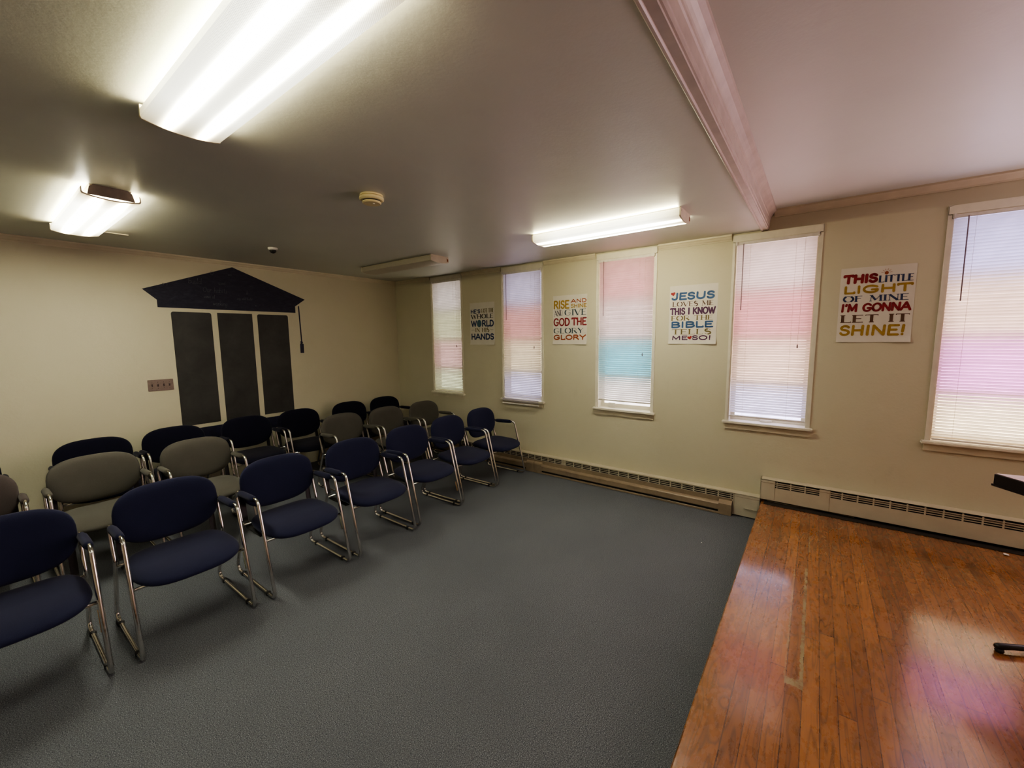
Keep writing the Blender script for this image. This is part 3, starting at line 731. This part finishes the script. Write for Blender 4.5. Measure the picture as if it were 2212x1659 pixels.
# glyph: (width, [(kind, points)]) kind T thick stem, t thin
G = {
 'A': (.9, [('t', [(0, 0), (.42, 1)]), ('T', [(.45, 1), (.88, 0)]), ('t', [(.15, .34), (.74, .34)])]),
 'B': (.75, [('T', [(.1, 0), (.1, 1)]), ('t', [(.1, 1), (.4, 1)] + arc(.4, .76, .27, .24, 90, -90) + [(.1, .52)]), ('t', [(.4, .52)] + arc(.42, .26, .31, .26, 90, -90) + [(.1, 0)])]),
 'D': (.8, [('T', [(.1, 0), (.1, 1)]), ('t', [(.1, 1), (.32, 1)] + arc(.32, .5, .43, .5, 90, -90, 16) + [(.1, 0)])]),
 'E': (.65, [('T', [(.1, 0), (.1, 1)]), ('t', [(.1, 1), (.62, 1)]), ('t', [(.1, .52), (.52, .52)]), ('t', [(.1, 0), (.64, 0)])]),
 'F': (.62, [('T', [(.1, 0), (.1, 1)]), ('t', [(.1, 1), (.6, 1)]), ('t', [(.1, .52), (.5, .52)])]),
 'G': (.88, [('T', arc(.45, .5, .40, .5, 130, 230, 10)), ('t', arc(.45, .5, .40, .5, 130, 38, 8)), ('t', arc(.45, .5, .40, .5, 230, 325, 8) + [(.80, .42), (.50, .42)])]),
 'H': (.8, [('T', [(.1, 0), (.1, 1)]), ('T', [(.70, 0), (.70, 1)]), ('t', [(.1, .5), (.70, .5)])]),
 'I': (.28, [('T', [(.14, 0), (.14, 1)])]),
 'J': (.55, [('T', [(.45, 1), (.45, .28)] + arc(.24, .26, .21, .26, 0, -90, 6)), ('T', arc(.24, .26, .21, .26, -90, -165, 5))]),
 'K': (.78, [('T', [(.1, 0), (.1, 1)]), ('t', [(.68, 1), (.14, .45)]), ('T', [(.28, .58), (.74, 0)])]),
 'L': (.62, [('T', [(.1, 0), (.1, 1)]), ('t', [(.1, 0), (.60, 0), (.60, .12)])]),
 'M': (1.0, [('t', [(.08, 0), (.12, 1)]), ('T', [(.12, 1), (.48, .15)]), ('t', [(.48, .15), (.85, 1)]), ('T', [(.87, 1), (.90, 0)])]),
 'N': (.85, [('t', [(.1, 0), (.1, 1)]), ('T', [(.1, 1), (.74, 0)]), ('t', [(.75, 0), (.75, 1)])]),
 'O': (.9, [('T', arc(.45, .5, .40, .5, 120, 240)), ('t', arc(.45, .5, .40, .5, 120, 60, 5)), ('T', arc(.45, .5, .40, .5, 60, -60)), ('t', arc(.45, .5, .40, .5, -60, -120, 5))]),
 'R': (.78, [('T', [(.1, 0), (.1, 1)]), ('t', [(.1, 1), (.38, 1)] + arc(.38, .75, .27, .25, 90, -90) + [(.1, .5)]), ('T', [(.36, .5), (.74, 0)])]),
 'S': (.65, [('t', arc(.33, .76, .24, .24, 20, 90, 6)), ('T', arc(.33, .76, .24, .24, 90, 270, 10)[:9] + arc(.33, .26, .26, .26, 75, -90, 12)), ('t', arc(.33, .26, .26, .26, -90, -165, 6))]),
 'T': (.75, [('T', [(.38, 0), (.38, 1)]), ('t', [(.02, .88), (.02, 1), (.74, 1), (.74, .88)])]),
 'U': (.82, [('T', [(.1, 1), (.1, .36)] + arc(.41, .36, .31, .36, 180, 270, 6)), ('t', arc(.41, .36, .31, .36, 270, 360, 6) + [(.72, 1)])]),
 'V': (.85, [('T', [(.04, 1), (.42, 0)]), ('t', [(.44, 0), (.82, 1)])]),
 'W': (1.2, [('T', [(.04, 1), (.34, 0)]), ('t', [(.34, 0), (.60, .9)]), ('T', [(.60, .9), (.88, 0)]), ('t', [(.88, 0), (1.16, 1)])]),
 'Y': (.82, [('T', [(.04, 1), (.41, .48)]), ('t', [(.78, 1), (.41, .48)]), ('T', [(.41, .48), (.41, 0)])]),
 '!': (.3, [('T', [(.15, .32), (.17, 1)]), ('T', [(.15, .02), (.15, .05)])]),
 '.': (.3, [('T', [(.13, .03), (.13, .05)])]),
 "'": (.22, [('T', [(.10, .80), (.13, 1)])]),
 ' ': (.42, []),
 '~': (.5, [('t', [(0, .4), (.12, .5), (.3, .38), (.48, .52)])]),
}
def disc(bm, p, r_, z, k=8):
    vs = [bm.verts.new((p[0] + r_[0] * cos(2 * pi * i / k), p[1] + r_[1] * sin(2 * pi * i / k), z)) for i in range(k)]; bm.faces.new(vs)
def stroke(bm, pts, w, z, caps=True):
    hw = w / 2
    for a, c in zip(pts, pts[1:]):
        d = Vector((c[0] - a[0], c[1] - a[1]))
        if d.length < 1e-7: continue
        nn = Vector((-d.y, d.x)).normalized() * hw
        vs = [bm.verts.new((q[0] + s * nn.x, q[1] + s * nn.y, z)) for q, s in ((a, 1), (a, -1), (c, -1), (c, 1))]
        bm.faces.new(vs)
    for p in (pts if caps else pts[1:-1]): disc(bm, p, (hw, hw), z)
def text(bm, s, x0, x1, y0, y1, style, weight, z=.0016, slant=0, rot=0):
    tot = sum(G[c][0] + .10 for c in s) - .10; sx = (x1 - x0) / tot; sy = y1 - y0
    ref = sy
    Tw = weight * ref; tw = Tw if style == 'bold' else Tw * .28
    ins = tw / 2 if style == 'bold' else tw / 2
    cur = x0; cx_, cy_ = (x0 + x1) / 2, (y0 + y1) / 2
    for c in s:
        w, st_ = G[c]
        for kind, pts in st_:
            P = []
            for px, py in pts:
                X = cur + px * sx; Yv = y0 + ins + py * (sy - 2 * ins); X += slant * (Yv - y0)
                if rot: dx, dy = X - cx_, Yv - cy_; X, Yv = cx_ + dx * cos(rot) - dy * sin(rot), cy_ + dx * sin(rot) + dy * cos(rot)
                P.append((X, Yv))
            stroke(bm, P, Tw if kind == 'T' else tw, z, caps=(style == 'bold'))
            if style != 'bold' and len(pts) == 2 and abs(pts[0][1] - pts[1][1]) > .6:
                for p0, P_ in zip(pts, P):
                    if p0[1] in (0, 1): hw_ = min(.15 * sx, Tw * .95) if kind == 'T' else .11 * sx; stroke(bm, [(P_[0] - hw_, P_[1]), (P_[0] + hw_, P_[1])], tw, z + .0001, False)
        cur += (w + .10) * sx
def heart(bm, cx, cy, s, z=.0017, rot=0):
    pts = []
    for k in range(28):
        t_ = 2 * pi * k / 28; x = 16 * sin(t_) ** 3; y = 13 * cos(t_) - 5 * cos(2 * t_) - 2 * cos(3 * t_) - cos(4 * t_)
        x, y = x * cos(rot) - y * sin(rot), x * sin(rot) + y * cos(rot); pts.append(bm.verts.new((cx + x * s / 32, cy + y * s / 32, z)))
    bm.faces.new(pts)
INK = dict(red=(.36, .012, .022), gold=(.58, .36, .055), navy=(.035, .06, .17), blue=(.05, .15, .36), purple=(.13, .03, .12), brown=(.16, .075, .04), olive=(.27, .21, .07), orange=(.50, .10, .02),
           teal=(.04, .09, .12), dark=(.03, .025, .03), grey=(.16, .13, .17), earth=(.10, .22, .29), heart=(.50, .03, .03))
for k_, v_ in INK.items(): simple('ink_' + k_, tuple(q * .6 for q in v_), .6, 0, .15, 60)
simple('poster_paper', (.65, .61, .53), .6, 0, .03, 10)
def poster(label, yl, yr, zb_, zt_, lines, tilt=0):
    W_, H_ = yl - yr, zt_ - zb_
    r = tag(empty('poster', (-.0002, yl, zb_)), label, 'poster', 'lettered posters between the windows')
    r.rotation_euler = Matrix(((0, 0, -1), (-1, 0, 0), (0, 1, 0))).to_euler()
    def curl(u, v):
        e = max(0, (.13 - v / H_) / .13); s = abs(u / W_ - .5) * 2
        return .016 * e * e * (.15 + .85 * s ** 1.5) * (1 if u > W_ / 2 else .6) + .0004 + .002 * sin(u / W_ * 5) ** 2
    bm = B(); nu, nv = 16, 30
    V = [[bm.verts.new((W_ * i / nu, H_ * j / nv, curl(W_ * i / nu, H_ * j / nv))) for i in range(nu + 1)] for j in range(nv + 1)]
    for j in range(nv):
        for i in range(nu): bm.faces.new((V[j][i], V[j][i + 1], V[j + 1][i + 1], V[j + 1][i]))
    obj('sheet', bm, 'poster_paper', r, True)
    for L_ in lines:
        inkn, fn = L_
        bm = B(); fn(bm, W_, H_)
        for v in bm.verts: v.co.z += curl(v.co.x, v.co.y)
        o = obj('lettering' if not inkn.startswith('#') else inkn.split(':')[0][1:], bm, 'ink_' + (inkn if not inkn.startswith('#') else inkn.split(':')[1]), r, False, recalc=False)
        o['label'] = o.name.split('.')[0] + ' in ' + {'earth': 'pale blue', 'heart': 'red', 'dark': 'black', 'teal': 'dark teal'}.get(o.data.materials[0].name[4:], o.data.materials[0].name[4:])
def T(s, u0, u1, v0, v1, style='bold', wt=.2, slant=0, rot=0):
    return lambda bm, W_, H_: text(bm, s, u0 * W_, u1 * W_, H_ * (1 - v1), H_ * (1 - v0), style, wt, .0016, slant, rot)
poster('poster in blue and black lettering with a pale blue globe, farthest from the camera', -1.550, -1.977, 1.535, 2.085, [
    ('navy', T("HE'S", .04, .43, .155, .255, wt=.22)), ('olive', T('GOT THE', .47, .97, .145, .245, 'serif', .2)), ('dark', T('WHOLE', .05, .95, .275, .375, 'serif', .26)),
    ('navy', T('W', .05, .28, .415, .575)), ('navy', T('RLD', .50, .96, .415, .575)),
    ('#globe:earth', lambda bm, W_, H_: disc(bm, (.385 * W_, .505 * H_), (.092 * W_, .088 * H_), .0018, 24)),
    ('olive', T('IN HIS', .22, .78, .600, .695, 'serif', .22)), ('#flourish:brown', lambda bm, W_, H_: (stroke(bm, [(.06 * W_, .34 * H_), (.12 * W_, .36 * H_), (.18 * W_, .345 * H_)], .003, .0016), stroke(bm, [(.82 * W_, .37 * H_), (.88 * W_, .35 * H_), (.94 * W_, .355 * H_)], .003, .0016))),
    ('navy', T('HANDS', .05, .96, .730, .885, wt=.21))])
poster('poster with gold, red and orange lettering between the second and third windows', -2.845, -3.279, 1.541, 2.092, [
    ('gold', T('RISE', .03, .48, .095, .275, wt=.18)), ('orange', T('AND', .54, .98, .085, .165, wt=.2)), ('gold', T('SHINE', .54, .98, .180, .265, wt=.2)),
    ('grey', T('AND', .04, .30, .30, .41, 'serif', .18, 0, .12)), ('teal', T('GIVE', .36, .98, .29, .41, 'serif', .22)), ('red', T('GOD', .03, .50, .455, .625, wt=.17)), ('red', T('THE', .57, .98, .455, .62, wt=.18)),
    ('teal', T('GLORY.', .03, .98, .665, .775, 'serif', .22)), ('orange', T('GLORY', .03, .97, .800, .910, wt=.23)),
    ('#flourish:grey', lambda bm, W_, H_: (stroke(bm, [(.03 * W_, .69 * H_), (.10 * W_, .715 * H_), (.24 * W_, .72 * H_)], .0022, .0016), stroke(bm, [(.14 * W_, .58 * H_), (.22 * W_, .595 * H_), (.31 * W_, .59 * H_)], .0022, .0016)))])
poster('poster with blue and purple lettering and small red hearts, between the third and fourth windows', -4.152, -4.575, 1.547, 2.097, [
    ('blue', T('JESUS', .05, .93, .115, .250, wt=.24, slant=.05)), ('brown', T('LOVES ME', .07, .92, .275, .355, 'serif', .2)), ('purple', T('THIS I KNOW', .03, .96, .375, .500, wt=.2)),
    ('olive', T('FOR THE', .05, .92, .515, .595, 'serif', .24)), ('blue', T('BIBLE', .05, .92, .610, .725, wt=.25)), ('olive', T('TELLS', .07, .90, .745, .835, 'serif', .26)),
    ('purple', T('ME', .08, .41, .855, .935, wt=.24)), ('purple', T('SO!', .51, .90, .85, .935, wt=.24)),
    ('#heart:heart', lambda bm, W_, H_: (heart(bm, .075 * W_, .865 * H_, .042, .0018, .2),)), ('#heart:heart', lambda bm, W_, H_: (heart(bm, .462 * W_, .108 * H_, .040, .0018, .3),))])
poster('poster in crimson and gold lettering with a tiny sun, the rightmost of the four', -5.437, -5.862, 1.563, 2.125, [
    ('red', T('THIS', .05, .50, .085, .215, wt=.26, slant=.04)), ('navy', T('LITTLE', .53, .97, .125, .215, 'serif', .24)), ('gold', T('LIGHT', .06, .96, .235, .350, wt=.24)),
    ('navy', T('OF MINE', .06, .93, .375, .455, 'serif', .28)), ('red', T("I'M GONNA", .04, .96, .475, .595, wt=.22, slant=.06)), ('brown', T('LET IT', .05, .96, .630, .735, 'serif', .32)),
    ('gold', T('SHINE!', .04, .92, .765, .915, wt=.2, slant=.05)),
    ('#sun:orange', lambda bm, W_, H_: (disc(bm, (.62 * W_, .905 * H_), (.011, .013), .0018, 14), [stroke(bm, [(.62 * W_ + .018 * cos(a), .905 * H_ + .018 * sin(a)), (.62 * W_ + .030 * cos(a), .905 * H_ + .030 * sin(a))], .002, .0016) for a in [.2, .75, 1.3, 1.85, 2.4, 2.95]]))])

# faint chalk remains on the mural cap (lower-case cursive strokes)
def chalk(bm, seed, x0, x1, z0, h):
    rnd = random.Random(seed); x = x0; pts = []
    while x < x1:
        w = rnd.uniform(.010, .020); up = rnd.choice([.45, .5, .5, 1.0, .5, 1.1])
        pts += [(x, z0), (x + w * .35, z0 + h * up), (x + w * .6, z0 + h * up * .9), (x + w * .8, z0 + h * .05)]; x += w * 1.15
        if rnd.random() < .22: 
            if len(pts) > 3: stroke(bm, pts, .0022, 0, False)
            pts = []; x += .03
    if len(pts) > 3: stroke(bm, pts, .0022, 0, False)
bm = B()
LOW = {'b': (.5, [[(0, 1), (0, 0)], arc(.2, .25, .2, .25, 150, -180)]), 'u': (.5, [[(0, .5), (0, .15)] + arc(.18, .15, .18, .15, 180, 360, 6) + [(.36, .5), (.36, 0), (.48, .08)]]), 'i': (.25, [[(0, .5), (.02, .05), (.14, 0), (.24, .1)], [(0, .7), (.02, .74)]]),
 'l': (.28, [[(0, .1), (.14, .95), (.05, .95), (.06, .05), (.26, .06)]]), 'd': (.55, [arc(.2, .24, .2, .24, 60, 400), [(.42, 1), (.4, .02), (.52, .08)]]), 'O': (.8, [arc(.35, .45, .34, .45, 70, 430, 16)]), 'r': (.4, [[(0, 0), (.04, .5), (.04, .35), (.2, .5), (.36, .46)]]),
 'h': (.5, [[(0, 0), (.04, 1)], [(.03, .3)] + arc(.2, .3, .17, .2, 180, 0, 8) + [(.38, 0), (.48, .06)]]), 'a': (.5, [arc(.2, .24, .2, .24, 40, 390), [(.4, .48), (.4, .02), (.5, .06)]]), 't': (.36, [[(.12, .85), (.1, .05), (.24, .0), (.32, .1)], [(-.04, .58), (.3, .6)]]),
 's': (.36, [[(.0, .0), (.2, .02), (.26, .16), (.08, .32), (.14, .48), (.3, .42)]]), 'e': (.42, [[(.02, .25), (.34, .3)] + arc(.19, .26, .18, .24, 20, 320, 10)]), 'w': (.65, [[(0, .5), (.1, .02), (.26, .4), (.4, .02), (.56, .5)]]), 'o': (.46, [arc(.2, .25, .2, .25, 60, 420)]),
 'k': (.45, [[(0, 0), (.03, 1)], [(.34, .5), (.04, .24), (.38, 0)]]), 'n': (.5, [[(0, 0), (.02, .5)], [(.02, .3)] + arc(.2, .3, .17, .2, 180, 0, 8) + [(.38, 0), (.48, .06)]]), 'g': (.5, [arc(.2, .24, .2, .24, 40, 390), [(.4, .48), (.38, -.25), (.15, -.35), (0, -.22)]]), ' ': (.4, []),
 'm': (.7, [[(0, 0), (.02, .5), (.04, .36), (.18, .5), (.24, .36), (.24, 0)], [(.24, .34), (.4, .5), (.5, .38), (.52, 0)]])}
def cursive(bm, s, x, z, h, sl=.12):
    for c in s:
        w_, st_ = LOW[c]
        for P in st_: stroke(bm, [(x + px * h * .8 + sl * py * h, z + py * h) for px, py in P], .0019, 0, False)
        x += (w_ + .06) * h * .8
for wd, x, z, h in [('O', -2.44, 2.335, .050), ('wo', -2.27, 2.345, .035), ('build', -2.64, 2.228, .062), ('used', -2.37, 2.240, .040), ('n s', -2.86, 2.190, .040), ('Our habits', -2.52, 2.150, .055), ('k', -2.10, 2.150, .050),
                    ('some of', -2.52, 2.085, .038), ('ing and build', -2.20, 2.088, .030), ('working', -2.44, 2.012, .048), ('a', -2.02, 2.02, .03)]:
    cursive(bm, wd.replace('f', 'l'), x, z, h)
for v in bm.verts: v.co = Vector((v.co.x + 2.23, -.0026, v.co.y - .55))
o = obj('chalk_writing', bm, 'mural_chalk', r, False, recalc=False); o['label'] = 'faint smudged white chalk handwriting'

# lamps out of view: daylight of further windows along the wall, and an added fill
def area(name, loc, d, sx_, sy_, power, color):
    ld = bpy.data.lights.new(name, 'AREA'); ld.shape = 'RECTANGLE'; ld.size = sx_; ld.size_y = sy_; ld.energy = power; ld.color = color
    o = bpy.data.objects.new(name, ld); col.objects.link(o); o.location = loc
    o.rotation_euler = Vector(d).to_track_quat('-Z', 'Y').to_euler(); return o
area('window_daylight', (-.12, -7.7, 1.65), (-1, 0, .35), 1.5, 1.5, 36, (1.0, .74, .81))
area('rear_light', (-6.2, -3.9, H - .09), (0, 0, -1), .25, 1.2, 4, (.97, .97, .82))  # unseen soft fill added behind the camera
# ------------------------------------------------------------------ world, camera, colour
w = bpy.data.worlds.new('world'); sc.world = w; w.use_nodes = True
w.node_tree.nodes['Background'].inputs['Color'].default_value = (.5, .55, .65, 1); w.node_tree.nodes['Background'].inputs['Strength'].default_value = .3
cam = bpy.data.cameras.new('camera'); co = bpy.data.objects.new('camera', cam); col.objects.link(co); sc.camera = co
yaw, pit, rol = R(53.3068), R(-6.5511), R(-.6275)
f = Vector((sin(yaw) * cos(pit), cos(yaw) * cos(pit), sin(pit))); rt = Vector((cos(yaw), -sin(yaw), 0)); up = rt.cross(f)
rt2 = rt * cos(rol) + up * sin(rol); up2 = up * cos(rol) - rt * sin(rol)
co.matrix_world = Matrix(((rt2.x, up2.x, -f.x, -4.1316), (rt2.y, up2.y, -f.y, -5.3205), (rt2.z, up2.z, -f.z, 1.6305), (0, 0, 0, 1)))
cam.sensor_width = 36; cam.lens = 882.8352 * 36 / 2212; cam.clip_start = .02
sc.view_settings.view_transform = 'AgX'; sc.view_settings.look = 'AgX - Medium High Contrast'; sc.view_settings.exposure = 1.76
sc.cycles.use_denoising = True
sc.cycles.max_bounces = 6; sc.cycles.diffuse_bounces = 3; sc.cycles.glossy_bounces = 3; sc.cycles.transmission_bounces = 2
sc.cycles.use_adaptive_sampling = True; sc.cycles.adaptive_threshold = .08
sc.cycles.sample_clamp_indirect = 4; sc.cycles.caustics_reflective = False
